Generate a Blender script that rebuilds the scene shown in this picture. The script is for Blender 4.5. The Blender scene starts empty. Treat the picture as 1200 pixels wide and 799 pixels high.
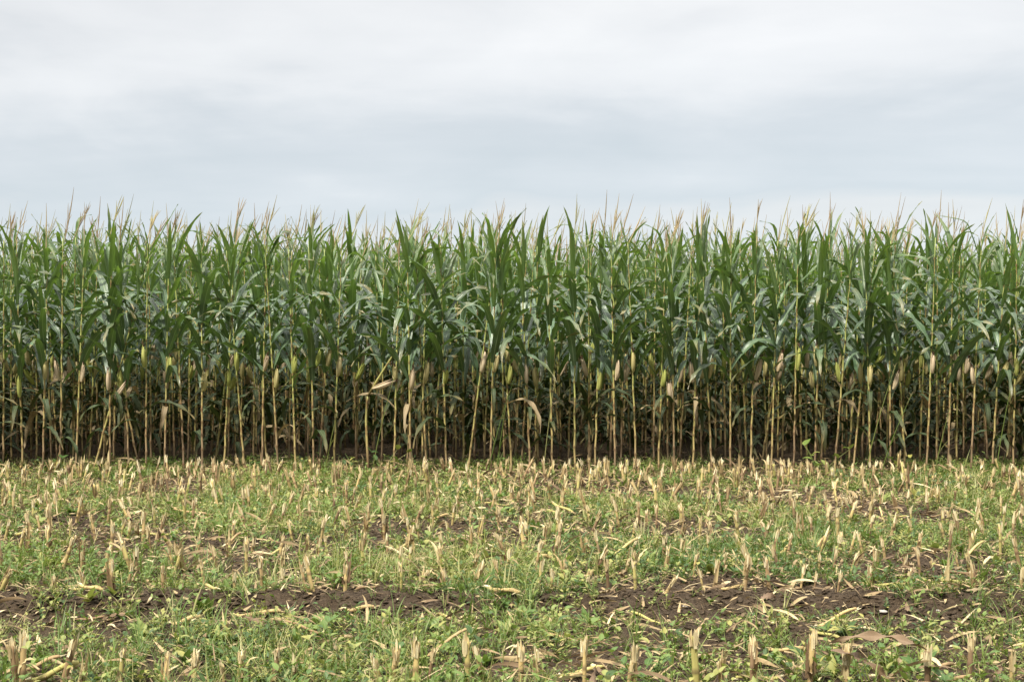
import bpy, math, random
import numpy as np
from mathutils import Vector, Matrix, Euler

# ------------------------------------------------------------------ camera, sky, sun, exposure
scene = bpy.context.scene
COL = scene.collection
CAM_H = 1.5
FPX, CX, HORIZON = 1667.0, 600.0, 385.0         # focal length and horizon in the photograph's pixels
cam_d = bpy.data.cameras.new('camera')
cam = bpy.data.objects.new('camera', cam_d)
COL.objects.link(cam)
cam.location = (0, 0, CAM_H)
cam.rotation_euler = (math.radians(90 - 0.5), 0, 0)
cam_d.sensor_width = 36
cam_d.lens = 50
cam_d.clip_start = 0.1
cam_d.clip_end = 3000
cam_d.dof.use_dof = True
cam_d.dof.focus_distance = 14.0
cam_d.dof.aperture_fstop = 18
scene.camera = cam

SUN_EL, SUN_AZ = 55, 212                        # high, behind the camera to the left, veiled by thin cloud
world = bpy.data.worlds.new('World')
scene.world = world
world.use_nodes = True
nt = world.node_tree
nt.nodes.clear()


def wn(kind, **kw):
    n = nt.nodes.new(kind)
    for k, v in kw.items():
        setattr(n, k, v)
    return n


def wmath(op, a, b=None, clamp=False):
    n = wn('ShaderNodeMath', operation=op, use_clamp=clamp)
    for i, v in enumerate((a, b)):
        if v is None:
            continue
        if isinstance(v, (int, float)):
            n.inputs[i].default_value = v
        else:
            nt.links.new(v, n.inputs[i])
    return n.outputs[0]


w_out = wn('ShaderNodeOutputWorld')
sky = wn('ShaderNodeTexSky', sky_type='NISHITA', sun_disc=False)
sky.sun_elevation = math.radians(SUN_EL)
sky.sun_rotation = math.radians(SUN_AZ)
bg_sky = wn('ShaderNodeBackground')
bg_sky.inputs['Strength'].default_value = 0.1
nt.links.new(sky.outputs['Color'], bg_sky.inputs['Color'])
tc = wn('ShaderNodeTexCoord')
sep = wn('ShaderNodeSeparateXYZ')
nt.links.new(tc.outputs['Generated'], sep.inputs[0])
zc = wmath('MAXIMUM', sep.outputs['Z'], 0.0)
den = wmath('ADD', zc, 0.10)
comb = wn('ShaderNodeCombineXYZ')               # the direction carried up to a flat cloud layer
nt.links.new(wmath('DIVIDE', sep.outputs['X'], den), comb.inputs[0])
nt.links.new(wmath('DIVIDE', sep.outputs['Y'], den), comb.inputs[1])
mp = wn('ShaderNodeMapping')
mp.inputs['Location'].default_value = (3.1, 0.55, 0)
mp.inputs['Rotation'].default_value = (0, 0, math.radians(12))
mp.inputs['Scale'].default_value = (0.32, 0.85, 1)
nt.links.new(comb.outputs[0], mp.inputs[0])
nz = wn('ShaderNodeTexNoise')
nz.inputs['Scale'].default_value = 1.3
nz.inputs['Detail'].default_value = 6
nz.inputs['Roughness'].default_value = 0.5
nz.inputs['Distortion'].default_value = 0.4
nt.links.new(mp.outputs[0], nz.inputs['Vector'])
band = wn('ShaderNodeValToRGB')                 # cloud deck: bright rim at the horizon, grey base, bright above
cr = band.color_ramp
cr.elements[0].position = 0.0
cr.elements[0].color = (0.79, 0.83, 0.86, 1)
cr.elements[1].position = 1.0
cr.elements[1].color = (0.9, 0.9, 0.9, 1)
for p, c in ((0.05, (0.79, 0.825, 0.85)), (0.09, (0.65, 0.715, 0.765)), (0.13, (0.68, 0.73, 0.773)), (0.18, (0.81, 0.83, 0.85)), (0.25, (0.86, 0.868, 0.875))):
    e = cr.elements.new(p)
    e.color = (*c, 1)
mp2 = wn('ShaderNodeMapping')                   # lumps in the cloud base, tilted a little
mp2.inputs['Rotation'].default_value = (0, math.radians(-7), 0)
mp2.inputs['Scale'].default_value = (5.0, 5.0, 17.0)
nt.links.new(tc.outputs['Generated'], mp2.inputs[0])
nz2 = wn('ShaderNodeTexNoise')
nz2.inputs['Scale'].default_value = 1.0
nz2.inputs['Detail'].default_value = 7
nz2.inputs['Roughness'].default_value = 0.52
nz2.inputs['Distortion'].default_value = 0.25
nt.links.new(mp2.outputs[0], nz2.inputs['Vector'])
both = wmath('ADD', wmath('MULTIPLY', nz.outputs['Fac'], 0.4), wmath('MULTIPLY', nz2.outputs['Fac'], 0.6))
wob = wmath('MULTIPLY', wmath('SUBTRACT', both, 0.5), 0.30)
tiltx = wmath('MULTIPLY', sep.outputs['X'], -0.05)
nt.links.new(wmath('ADD', wmath('ADD', sep.outputs['Z'], wob), tiltx), band.inputs[0])
back = wmath('ADD', wmath('MULTIPLY', wmath('MINIMUM', sep.outputs['Y'], 0.0), 0.82), 1.0)   # unseen sky behind the camera dimmed, added to cut fill into the maize
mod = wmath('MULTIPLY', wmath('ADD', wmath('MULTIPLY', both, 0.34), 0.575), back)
zen = wmath('ADD', wmath('MULTIPLY', wmath('MAXIMUM', wmath('SUBTRACT', sep.outputs['Z'], 0.25), 0.0), 4.0), 1.0)   # an overcast sky is brighter overhead
bg_c = wn('ShaderNodeBackground')
nt.links.new(band.outputs[0], bg_c.inputs['Color'])
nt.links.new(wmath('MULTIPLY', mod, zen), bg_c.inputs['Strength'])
mixw = wn('ShaderNodeMixShader')
mixw.inputs[0].default_value = 0.93
nt.links.new(bg_sky.outputs[0], mixw.inputs[1])
nt.links.new(bg_c.outputs[0], mixw.inputs[2])
nt.links.new(mixw.outputs[0], w_out.inputs[0])

sun_d = bpy.data.lights.new('sun', 'SUN')
sun_d.energy = 4.9
sun_d.angle = math.radians(5)
sun_d.color = (1.0, 0.94, 0.84)
sun = bpy.data.objects.new('sun', sun_d)
COL.objects.link(sun)
_a, _e = math.radians(SUN_AZ), math.radians(SUN_EL)
_dir = Vector((math.sin(_a) * math.cos(_e), math.cos(_a) * math.cos(_e), math.sin(_e)))
sun.rotation_euler = _dir.to_track_quat('Z', 'Y').to_euler()

vs = scene.view_settings
vs.view_transform = 'Standard'
vs.look = 'None'
vs.exposure = 0.5
vs.gamma = 1.0
vs.use_curve_mapping = False
scene.cycles.max_bounces = 6
scene.cycles.diffuse_bounces = 3
scene.cycles.transmission_bounces = 3
scene.cycles.glossy_bounces = 2

rng = np.random.default_rng(11)
R = random.Random(7)
U = R.uniform


# ------------------------------------------------------------------ small tools
def at(px, d):
    """x in metres of photo column px at distance d"""
    return (px - CX) / FPX * d


def row_of(py):
    """distance of the ground seen at photo row py"""
    return FPX * CAM_H / (py - HORIZON)


def vnoise(x, y, seed=0):
    x = np.asarray(x, float)
    y = np.asarray(y, float)
    xi, yi = np.floor(x).astype(np.int64), np.floor(y).astype(np.int64)
    fx, fy = x - xi, y - yi
    fx, fy = fx * fx * (3 - 2 * fx), fy * fy * (3 - 2 * fy)

    def h(a, b):
        n = (a * 374761393 + b * 668265263 + seed * 974711) & 0x7fffffff
        n = ((n ^ (n >> 13)) * 1274126177) & 0x7fffffff
        return ((n ^ (n >> 16)) & 0xffff) / 65535.0
    return (h(xi, yi) * (1 - fx) + h(xi + 1, yi) * fx) * (1 - fy) + (h(xi, yi + 1) * (1 - fx) + h(xi + 1, yi + 1) * fx) * fy


def fbm(x, y, seed=0, oct=4):
    s, a, t = 0, 1.0, 0
    for k in range(oct):
        s = s + a * vnoise(np.asarray(x) * 2 ** k + 17.3 * k, np.asarray(y) * 2 ** k, seed + k)
        t += a
        a *= 0.5
    return s / t


def bare(x, y):
    """1 on the bare wheel track and soil patches, 0 where weeds grow"""
    x = np.asarray(x, float)
    y = np.asarray(y, float)
    yc = 7.50 + 0.12 * (vnoise(x * 0.5, x * 0 + 3.0, 5) - 0.5)
    t = np.exp(-((y - yc) / 0.40) ** 4) * np.clip(0.15 + 4.0 * (fbm(x * 1.6, y * 2.2, 51, 3) - 0.31), 0.1, 1)
    p = np.clip((fbm(x * 0.62, y * 0.9, 21, 3) - 0.50) * 5.0, 0, 1) * np.clip((13.5 - y) / 2.5, 0, 1) * np.clip((y - 6.3) / 1.0, 0, 1)
    return np.clip(np.maximum(t, p * 0.5), 0, 1)


def gz(x, y):
    x = np.asarray(x, float)
    y = np.asarray(y, float)
    z = 0.05 * (fbm(x * 0.8, y * 0.8, 3, 3) - 0.5)
    clod = fbm(x * 7, y * 7, 9, 4) - 0.5
    fine = np.abs(fbm(x * 19, y * 19, 15, 2) - 0.5)
    z = z + clod * (0.035 + 0.075 * bare(x, y)) - fine * (0.02 + 0.02 * bare(x, y))
    yc = 7.50 + 0.12 * (vnoise(x * 0.5, x * 0 + 3.0, 5) - 0.5)
    z = z - 0.05 * np.exp(-((y - yc) / 0.26) ** 2) + 0.035 * np.exp(-((y - yc - 0.42) / 0.12) ** 2) + 0.02 * np.exp(-((y - yc + 0.42) / 0.14) ** 2)
    fade = np.clip((45 - np.hypot(x, y - 10)) / 15, 0, 1)
    return z * fade


def gz1(x, y):
    return float(gz(np.array([x]), np.array([y]))[0])


class Geo:
    """quads with uv, tint and a second free value per vertex, and a material index per face"""

    def __init__(s, V=None, Q=None, uv=None, a=None, mi=None):
        s.V = np.zeros((0, 3)) if V is None else np.asarray(V, float)
        s.Q = np.zeros((0, 4), int) if Q is None else np.asarray(Q, int)
        n = len(s.V)
        s.uv = np.zeros((n, 2)) if uv is None else np.asarray(uv, float)
        s.a = np.zeros((n, 2)) if a is None else np.asarray(a, float)
        s.mi = np.zeros(len(s.Q), int) if mi is None else np.asarray(mi, int)

    def moved(s, M=None, tint=None, mi=None):
        V = s.V
        if M is not None:
            m = np.array(M)
            V = V @ m[:3, :3].T + m[:3, 3]
        a = s.a
        if tint is not None:
            a = s.a.copy()
            a[:, 0] = tint
        return Geo(V, s.Q, s.uv, a, s.mi if mi is None else np.full(len(s.Q), mi))


def join(gs):
    gs = list(gs)
    off = np.cumsum([0] + [len(g.V) for g in gs])
    return Geo(np.concatenate([g.V for g in gs]), np.concatenate([g.Q + o for g, o in zip(gs, off)]),
               np.concatenate([g.uv for g in gs]), np.concatenate([g.a for g in gs]), np.concatenate([g.mi for g in gs]))


def mesh(name, g, mats, smooth=True):
    me = bpy.data.meshes.new(name)
    n, m = len(g.V), len(g.Q)
    me.vertices.add(n)
    me.vertices.foreach_set('co', g.V.astype(np.float32).ravel())
    me.loops.add(m * 4)
    idx = g.Q.astype(np.int32).ravel()
    me.loops.foreach_set('vertex_index', idx)
    me.polygons.add(m)
    me.polygons.foreach_set('loop_start', np.arange(0, m * 4, 4, dtype=np.int32))
    me.polygons.foreach_set('loop_total', np.full(m, 4, np.int32))
    for mt in (mats if isinstance(mats, (list, tuple)) else [mats]):
        me.materials.append(mt)
    me.polygons.foreach_set('material_index', g.mi.astype(np.int32))
    me.polygons.foreach_set('use_smooth', np.full(m, smooth))
    me.update(calc_edges=True)
    uvl = me.uv_layers.new(name='UVMap')
    uvl.data.foreach_set('uv', g.uv[idx].astype(np.float32).ravel())
    for k, nm in enumerate(('tint', 'mark')):
        at_ = me.attributes.new(nm, 'FLOAT', 'POINT')
        at_.data.foreach_set('value', g.a[:, k].astype(np.float32))
    me.validate()
    return me


def obj(name, me, parent=None):
    o = bpy.data.objects.new(name, me)
    COL.objects.link(o)
    if parent is not None:
        o.parent = parent
    return o


def tag(o, label, cat, group=None, kind=None):
    if label:
        o['label'] = label
    if cat:
        o['category'] = cat
    if group:
        o['group'] = group
    if kind:
        o['kind'] = kind
    return o


def thing(name, label, cat, loc, rot=(0, 0, 0), group=None):
    o = bpy.data.objects.new(name, None)
    o.empty_display_size = 0.1
    COL.objects.link(o)
    o.location = loc
    o.rotation_euler = rot
    return tag(o, label, cat, group)


def child(src_mesh, name, parent, loc=(0, 0, 0), rot=(0, 0, 0), sc=1.0):
    o = bpy.data.objects.new(name, src_mesh)
    COL.objects.link(o)
    o.parent = parent
    o.location = loc
    o.rotation_euler = rot
    o.scale = (sc, sc, sc) if isinstance(sc, (int, float)) else sc
    return o


def TRS(loc, rot, sc=1.0):
    s = (sc, sc, sc) if isinstance(sc, (int, float)) else sc
    return np.array(Matrix.LocRotScale(Vector(loc), Euler(rot), Vector(s)))


_ones = 'zeroth first second third fourth fifth sixth seventh eighth ninth tenth eleventh twelfth thirteenth fourteenth fifteenth sixteenth seventeenth eighteenth nineteenth'.split()


def ordinal(n):
    if n < 20:
        return _ones[n]
    t = n // 10 - 2
    if n % 10 == 0:
        return 'twentieth thirtieth fortieth fiftieth sixtieth'.split()[t]
    return 'twenty thirty forty fifty sixty'.split()[t] + '-' + _ones[n % 10]


# ------------------------------------------------------------------ shapes
def tube(path, rad, sides=7, caps=True, mark=None, oval=1.0):
    P = np.asarray(path, float)
    r = np.asarray(rad, float)
    n = len(P)
    mk = np.zeros(n) if mark is None else np.asarray(mark, float)
    T = np.gradient(P, axis=0)
    T /= np.linalg.norm(T, axis=1)[:, None] + 1e-12
    v = np.linspace(0, 1, n)
    if caps:
        P = np.concatenate([P[:1], P, P[-1:]])
        T = np.concatenate([T[:1], T, T[-1:]])
        r = np.concatenate([[r[0] * 0.02], r, [r[-1] * 0.02]])
        v = np.concatenate([[0], v, [1]])
        mk = np.concatenate([mk[:1], mk, mk[-1:]])
        n += 2
    ref = np.array([1.0, 0, 0]) if abs(T[:, 0]).mean() < 0.8 else np.array([0, 1.0, 0])
    A = ref - T * (T @ ref)[:, None]
    A /= np.linalg.norm(A, axis=1)[:, None]
    B = np.cross(T, A)
    th = np.linspace(0, 2 * np.pi, sides, endpoint=False)
    V = P[:, None] + r[:, None, None] * (np.cos(th)[None, :, None] * A[:, None] + oval * np.sin(th)[None, :, None] * B[:, None])
    i, j = np.meshgrid(np.arange(n - 1), np.arange(sides), indexing='ij')
    j2 = (j + 1) % sides
    Q = np.stack([i * sides + j, i * sides + j2, (i + 1) * sides + j2, (i + 1) * sides + j], -1).reshape(-1, 4)
    uv = np.stack(np.broadcast_arrays(np.abs(th / np.pi - 1)[None, :], v[:, None]), -1).reshape(-1, 2)
    a = np.zeros((n * sides, 2))
    a[:, 1] = np.repeat(mk, sides)
    return Geo(V.reshape(-1, 3), Q, uv, a)


def blade(L, W, a0, bend, p=1.8, kink=None, fold=0.25, wave=0.0, wf=4, twist=0.0, side=0.0, nseg=14, nc=5, prof='maize', ph=0.0, base=0.5):
    """a long leaf that leaves its origin a0 degrees off the vertical along +x and bends over by `bend` degrees"""
    s = np.linspace(0, 1, nseg + 1)
    th = np.radians(a0 + bend * s ** p)
    if kink:
        th = th + np.radians(kink[1]) / (1 + np.exp(-(s - kink[0]) * 40))
    ds = L / nseg
    tm = (th[1:] + th[:-1]) / 2
    x = np.concatenate([[0], np.cumsum(np.sin(tm))]) * ds
    z = np.concatenate([[0], np.cumsum(np.cos(tm))]) * ds
    y = side * L * s ** 2
    T = np.stack([np.sin(th), 0 * s, np.cos(th)], 1)
    N = np.stack([-np.cos(th), 0 * s, np.sin(th)], 1)
    Y = np.array([0, 1.0, 0])[None] + 0 * T
    tw = np.radians(twist) * s
    Bx = np.cos(tw)[:, None] * Y + np.sin(tw)[:, None] * N
    Nx = -np.sin(tw)[:, None] * Y + np.cos(tw)[:, None] * N
    if prof == 'maize':
        w = (base + (1 - base) * np.clip(s / 0.3, 0, 1) ** 0.8) * np.clip(1 - s ** 2.4, 0.004, 1) ** 0.9
    elif prof == 'ovate':
        w = np.clip(np.sin(np.pi * np.clip(s, 0, 1) ** 0.72), 0.03, 1)
    elif prof == 'splint':
        w = np.clip(1 - s ** 6, 0.05, 1)
    else:
        w = np.clip(1 - s ** 1.6, 0.02, 1)
    w = w * W / 2
    c = np.linspace(-1, 1, nc)
    lift = fold * np.abs(c)[None, :] * w[:, None]
    wv = wave * np.sin(2 * np.pi * wf * s + ph)[:, None] * np.where(c > 0, 1, -0.8)[None, :] * np.abs(c)[None, :] ** 1.5 * np.clip(s * 4, 0, 1)[:, None]
    C = np.stack([x, y, z], 1)
    V = C[:, None] + (c[None, :] * w[:, None])[..., None] * Bx[:, None] + (lift + wv)[..., None] * Nx[:, None]
    i, j = np.meshgrid(np.arange(nseg), np.arange(nc - 1), indexing='ij')
    Q = np.stack([i * nc + j, i * nc + j + 1, (i + 1) * nc + j + 1, (i + 1) * nc + j], -1).reshape(-1, 4)
    uv = np.stack(np.broadcast_arrays(((c + 1) / 2)[None, :], s[:, None]), -1).reshape(-1, 2)
    return Geo(V.reshape(-1, 3), Q, uv)


# ------------------------------------------------------------------ materials
class M:
    def __init__(s, name):
        s.m = bpy.data.materials.new(name)
        s.m.use_nodes = True
        s.t = s.m.node_tree
        s.t.nodes.clear()
        s.out = s.n('ShaderNodeOutputMaterial')

    def n(s, kind, **kw):
        x = s.t.nodes.new(kind)
        for k, v in kw.items():
            setattr(x, k, v)
        return x

    def set(s, sock, v):
        if isinstance(v, bpy.types.NodeSocket):
            s.t.links.new(v, sock)
        elif isinstance(v, (tuple, list)) and len(v) == 3 and sock.type == 'RGBA':
            sock.default_value = (*v, 1)
        else:
            sock.default_value = v

    def math(s, op, a, b=0.0, c=None, clamp=False):
        x = s.n('ShaderNodeMath', operation=op, use_clamp=clamp)
        s.set(x.inputs[0], a)
        s.set(x.inputs[1], b)
        if c is not None:
            s.set(x.inputs[2], c)
        return x.outputs[0]

    def mix(s, f, a, b, mode='MIX'):
        x = s.n('ShaderNodeMix', data_type='RGBA', blend_type=mode)
        s.set(x.inputs[0], f)
        s.set(x.inputs[6], a)
        s.set(x.inputs[7], b)
        return x.outputs[2]

    def ramp(s, f, stops):
        x = s.n('ShaderNodeValToRGB')
        e = x.color_ramp.elements
        while len(e) < len(stops):
            e.new(0.5)
        for k, (p, c) in enumerate(stops):
            e[k].position = p
            e[k].color = (*c, 1)
        s.t.links.new(f, x.inputs[0])
        return x.outputs[0]

    def noise(s, scale, detail=3, coord='Object', stretch=None, rough=0.55):
        tcn = s.n('ShaderNodeTexCoord')
        v = tcn.outputs[coord]
        if stretch:
            mpn = s.n('ShaderNodeMapping')
            mpn.inputs['Scale'].default_value = stretch
            s.t.links.new(v, mpn.inputs[0])
            v = mpn.outputs[0]
        x = s.n('ShaderNodeTexNoise')
        x.inputs['Scale'].default_value = scale
        x.inputs['Detail'].default_value = detail
        x.inputs['Roughness'].default_value = rough
        s.t.links.new(v, x.inputs['Vector'])
        return x.outputs['Fac']

    def attr(s, name):
        return s.n('ShaderNodeAttribute', attribute_name=name).outputs['Fac']

    def uv(s):
        x = s.n('ShaderNodeUVMap')
        y = s.n('ShaderNodeSeparateXYZ')
        s.t.links.new(x.outputs[0], y.inputs[0])
        return y.outputs[0], y.outputs[1]

    def rnd(s):
        """one random value per object, moved on by the tint stored in joined meshes"""
        o = s.n('ShaderNodeObjectInfo').outputs['Random']
        return s.math('FRACT', s.math('ADD', o, s.attr('tint')))

    def bump(s, h, strength, dist=0.01):
        b = s.n('ShaderNodeBump')
        b.inputs['Strength'].default_value = strength
        b.inputs['Distance'].default_value = dist
        s.t.links.new(h, b.inputs['Height'])
        return b.outputs[0]

    def finish(s, col, rough=0.6, spec=0.5, normal=None, trans=0.0, tcol=None):
        p = s.n('ShaderNodeBsdfPrincipled')
        s.set(p.inputs['Base Color'], col)
        s.set(p.inputs['Roughness'], rough)
        s.set(p.inputs['Specular IOR Level'], spec)
        if normal is not None:
            s.t.links.new(normal, p.inputs['Normal'])
        o = p.outputs[0]
        if trans > 0:
            tr = s.n('ShaderNodeBsdfTranslucent')
            s.set(tr.inputs[0], tcol if tcol is not None else col)
            mx = s.n('ShaderNodeMixShader')
            mx.inputs[0].default_value = trans
            s.t.links.new(o, mx.inputs[1])
            s.t.links.new(tr.outputs[0], mx.inputs[2])
            o = mx.outputs[0]
        s.t.links.new(o, s.out.inputs[0])
        return s.m


def maize_leaf_mat(name, c1, c2, rib, rough, trans, tcol, tip=None, spec=0.6):
    m = M(name)
    u, v = m.uv()
    r = m.rnd()
    col = m.mix(r, c1, c2)
    mott = m.noise(9, 3)
    col = m.mix(m.math('MULTIPLY', mott, 0.55), col, m.mix(0.6, c2, m.mix(0.5, c1, (0.16, 0.20, 0.08))))
    veins = m.math('SINE', m.math('MULTIPLY', u, 92.0))
    col = m.mix(m.math('MULTIPLY_ADD', veins, 0.10, 0.10), col, rib)
    if tip:
        f = m.math('MULTIPLY', m.math('POWER', v, 4.5), m.math('GREATER_THAN', m.noise(3, 2), 0.42))
        col = m.mix(f, col, tip)
    d = m.math('ABSOLUTE', m.math('SUBTRACT', u, 0.5))
    ribf = m.math('SUBTRACT', 1.0, m.math('MULTIPLY', d, 17.0), clamp=True)
    ribf = m.math('MULTIPLY', ribf, m.math('SUBTRACT', 1.0, m.math('MULTIPLY', v, 0.75)))
    col = m.mix(ribf, col, rib)
    nrm = m.bump(m.math('ADD', m.math('MULTIPLY', veins, 0.3), m.math('MULTIPLY', ribf, -1.0)), 0.35, 0.004)
    return m.finish(col, rough, spec, nrm, trans, tcol)


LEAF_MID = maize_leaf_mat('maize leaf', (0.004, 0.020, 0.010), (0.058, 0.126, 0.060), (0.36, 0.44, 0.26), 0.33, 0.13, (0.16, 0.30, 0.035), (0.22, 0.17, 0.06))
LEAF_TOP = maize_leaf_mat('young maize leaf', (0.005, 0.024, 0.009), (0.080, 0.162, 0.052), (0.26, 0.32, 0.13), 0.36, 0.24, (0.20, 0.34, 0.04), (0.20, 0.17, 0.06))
LEAF_SHADED = maize_leaf_mat('shaded maize leaf', (0.008, 0.020, 0.007), (0.024, 0.048, 0.016), (0.16, 0.18, 0.09), 0.55, 0.08, (0.08, 0.14, 0.02), (0.20, 0.14, 0.05), 0.3)  # low leaves, painted dark and dull to put shade inside the crop
LEAF_DRY = maize_leaf_mat('dry maize leaf', (0.20, 0.135, 0.065), (0.33, 0.24, 0.125), (0.40, 0.32, 0.2), 0.7, 0.2, (0.3, 0.2, 0.08))
LEAF_BROWN = maize_leaf_mat('brown maize leaf', (0.14, 0.075, 0.04), (0.20, 0.12, 0.06), (0.26, 0.17, 0.1), 0.6, 0.1, (0.2, 0.12, 0.06))


def stalk_mat():
    m = M('maize stalk')
    u, v = m.uv()
    r = m.rnd()
    h = m.math('ADD', v, m.math('MULTIPLY', m.math('SUBTRACT', r, 0.5), 0.22))
    col = m.ramp(h, [(0.0, (0.14, 0.085, 0.055)), (0.06, (0.29, 0.19, 0.105)), (0.2, (0.42, 0.33, 0.115)), (0.42, (0.33, 0.36, 0.085)),
                     (0.6, (0.32, 0.39, 0.09)), (1.0, (0.24, 0.32, 0.08))])
    st = m.noise(60, 3, stretch=(1, 1, 0.06))
    col = m.mix(m.math('MULTIPLY', st, 0.5), col, (0.42, 0.33, 0.17))
    blot = m.math('MULTIPLY', m.math('GREATER_THAN', m.noise(5, 3, stretch=(3, 3, 1)), 0.55), 0.6)
    col = m.mix(blot, col, (0.20, 0.085, 0.045))
    col = m.mix(m.math('MULTIPLY', m.attr('mark'), 0.75), col, (0.13, 0.075, 0.035))
    return m.finish(col, 0.5, 0.4)


STALK = stalk_mat()


def straw_mat(name, stops, rough=0.8, streak=(1, 1, 0.08), trans=0.0, dark=0.9):
    m = M(name)
    r = m.rnd()
    col = m.ramp(r, stops)
    st = m.noise(70, 4, stretch=streak)
    col = m.mix(m.math('MULTIPLY', m.math('SUBTRACT', st, 0.35, clamp=True), dark), col, (0.12, 0.075, 0.045))
    col = m.mix(m.math('MULTIPLY', m.attr('mark'), 0.7), col, (0.10, 0.06, 0.035))
    nrm = m.bump(st, 0.5, 0.004)
    return m.finish(col, rough, 0.3, nrm, trans)


STUB = straw_mat('stubble rind', [(0, (0.18, 0.115, 0.06)), (0.25, (0.36, 0.24, 0.12)), (0.7, (0.58, 0.44, 0.18)), (1, (0.42, 0.39, 0.12))])
PITH = straw_mat('pale stalk fibre', dark=0.25, stops= [(0, (0.40, 0.30, 0.15)), (0.4, (0.57, 0.465, 0.255)), (1, (0.74, 0.655, 0.43))])
SHEATH = straw_mat('dry sheath', [(0, (0.17, 0.11, 0.06)), (0.4, (0.42, 0.30, 0.14)), (1, (0.62, 0.51, 0.27))], trans=0.15)
STRAW = straw_mat('straw', [(0, (0.14, 0.092, 0.052)), (0.35, (0.30, 0.215, 0.11)), (0.7, (0.46, 0.35, 0.18)), (1, (0.64, 0.53, 0.31))], streak=(1, 1, 1), trans=0.1)
TASSEL = straw_mat('tassel', [(0, (0.26, 0.185, 0.10)), (0.5, (0.38, 0.30, 0.16)), (1, (0.34, 0.34, 0.14))])
SILK = straw_mat('dry silk', [(0, (0.05, 0.025, 0.018)), (1, (0.13, 0.06, 0.035))])


def husk_mat(name, c1, c2):
    m = M(name)
    u, v = m.uv()
    col = m.mix(m.rnd(), c1, c2)
    st = m.math('SINE', m.math('MULTIPLY', u, 60.0))
    col = m.mix(m.math('MULTIPLY_ADD', st, 0.12, 0.13), col, (0.20, 0.15, 0.07))
    col = m.mix(m.math('MULTIPLY', m.math('SUBTRACT', 1.0, v), 0.35), col, (0.32, 0.33, 0.08))
    col = m.mix(m.math('MULTIPLY', m.noise(20, 3), 0.4), col, m.mix(0.5, c1, (0.24, 0.14, 0.08)))
    return m.finish(col, 0.6, 0.3, m.bump(st, 0.3, 0.003), 0.1)


HUSK = {'pale tan': husk_mat('pale tan husk', (0.74, 0.57, 0.40), (0.84, 0.68, 0.49)),
        'yellow': husk_mat('yellow husk', (0.66, 0.58, 0.25), (0.74, 0.62, 0.34)),
        'yellow-green': husk_mat('yellow green husk', (0.42, 0.50, 0.11), (0.58, 0.60, 0.18))}


def weed_mat(name, stops, trans=0.25):
    m = M(name)
    r = m.rnd()
    col = m.ramp(r, stops)
    u, v = m.uv()
    d = m.math('ABSOLUTE', m.math('SUBTRACT', u, 0.5))
    ribf = m.math('SUBTRACT', 1.0, m.math('MULTIPLY', d, 14.0), clamp=True)
    col = m.mix(m.math('MULTIPLY', ribf, 0.5), col, (0.24, 0.32, 0.12))
    col = m.mix(m.math('MULTIPLY', m.noise(40, 2), 0.35), col, (0.14, 0.17, 0.05))
    return m.finish(col, 0.5, 0.35, None, trans, m.mix(0.5, col, (0.28, 0.42, 0.05)))


WEED = weed_mat('weed leaf', [(0, (0.016, 0.052, 0.010)), (0.4, (0.060, 0.132, 0.024)), (0.7, (0.150, 0.222, 0.042)), (0.9, (0.30, 0.30, 0.085)), (1, (0.36, 0.32, 0.08))])
GRASS = weed_mat('grass blade', [(0, (0.06, 0.12, 0.02)), (0.4, (0.14, 0.20, 0.04)), (0.75, (0.27, 0.28, 0.08)), (1, (0.42, 0.36, 0.17))])


def soil_mat():
    m = M('field soil')
    a = m.noise(1.3, 4)
    b = m.noise(28, 6, rough=0.65)
    c = m.noise(110, 4)
    col = m.ramp(b, [(0.25, (0.024, 0.017, 0.010)), (0.5, (0.060, 0.042, 0.026)), (0.75, (0.135, 0.100, 0.062))])
    col = m.mix(m.math('MULTIPLY', a, 0.5), col, (0.066, 0.044, 0.025))
    col = m.mix(m.math('MULTIPLY', m.math('GREATER_THAN', c, 0.63), 0.45), col, (0.22, 0.16, 0.10))
    col = m.mix(m.math('MULTIPLY', m.attr('tint'), 0.45), col, (0.15, 0.115, 0.08))
    return m.finish(col, 0.95, 0.15, m.bump(m.math('ADD', b, m.math('MULTIPLY', c, 0.7)), 1.0, 0.03))


SOIL = soil_mat()
m_ = M('stone')
STONE = m_.finish(m_.ramp(m_.noise(30, 4), [(0.3, (0.26, 0.23, 0.19)), (0.7, (0.45, 0.42, 0.37))]), 0.85, 0.3)

# ------------------------------------------------------------------ the ground
def axis(lo, hi, step, far, n):
    g = np.geomspace(step, far, n)
    return np.concatenate([lo - np.cumsum(np.diff(np.concatenate([[0], g])))[::-1], np.arange(lo, hi, step), hi + np.cumsum(np.diff(np.concatenate([[0], g])))])


xs = axis(-5.6, 5.6, 0.02, 900, 32)
ys = np.concatenate([axis(4.7, 9.0, 0.018, 900, 32)[:-32], axis(9.0, 17.0, 0.032, 900, 26)[26:]])
XX, YY = np.meshgrid(xs, ys)
ZZ = gz(XX, YY)
nx, ny = len(xs), len(ys)
ii, jj = np.meshgrid(np.arange(ny - 1), np.arange(nx - 1), indexing='ij')
gq = np.stack([ii * nx + jj, ii * nx + jj + 1, (ii + 1) * nx + jj + 1, (ii + 1) * nx + jj], -1).reshape(-1, 4)
ground = obj('ground', mesh('ground', Geo(np.stack([XX, YY, ZZ], -1).reshape(-1, 3), gq), SOIL))
ground['kind'] = 'structure'

# ------------------------------------------------------------------ maize: a library of parts
D1, ROW = 14.95, 0.75            # distance of the first standing row, row spacing
HALF = 0.363                    # half the picture's width per metre of distance


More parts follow.
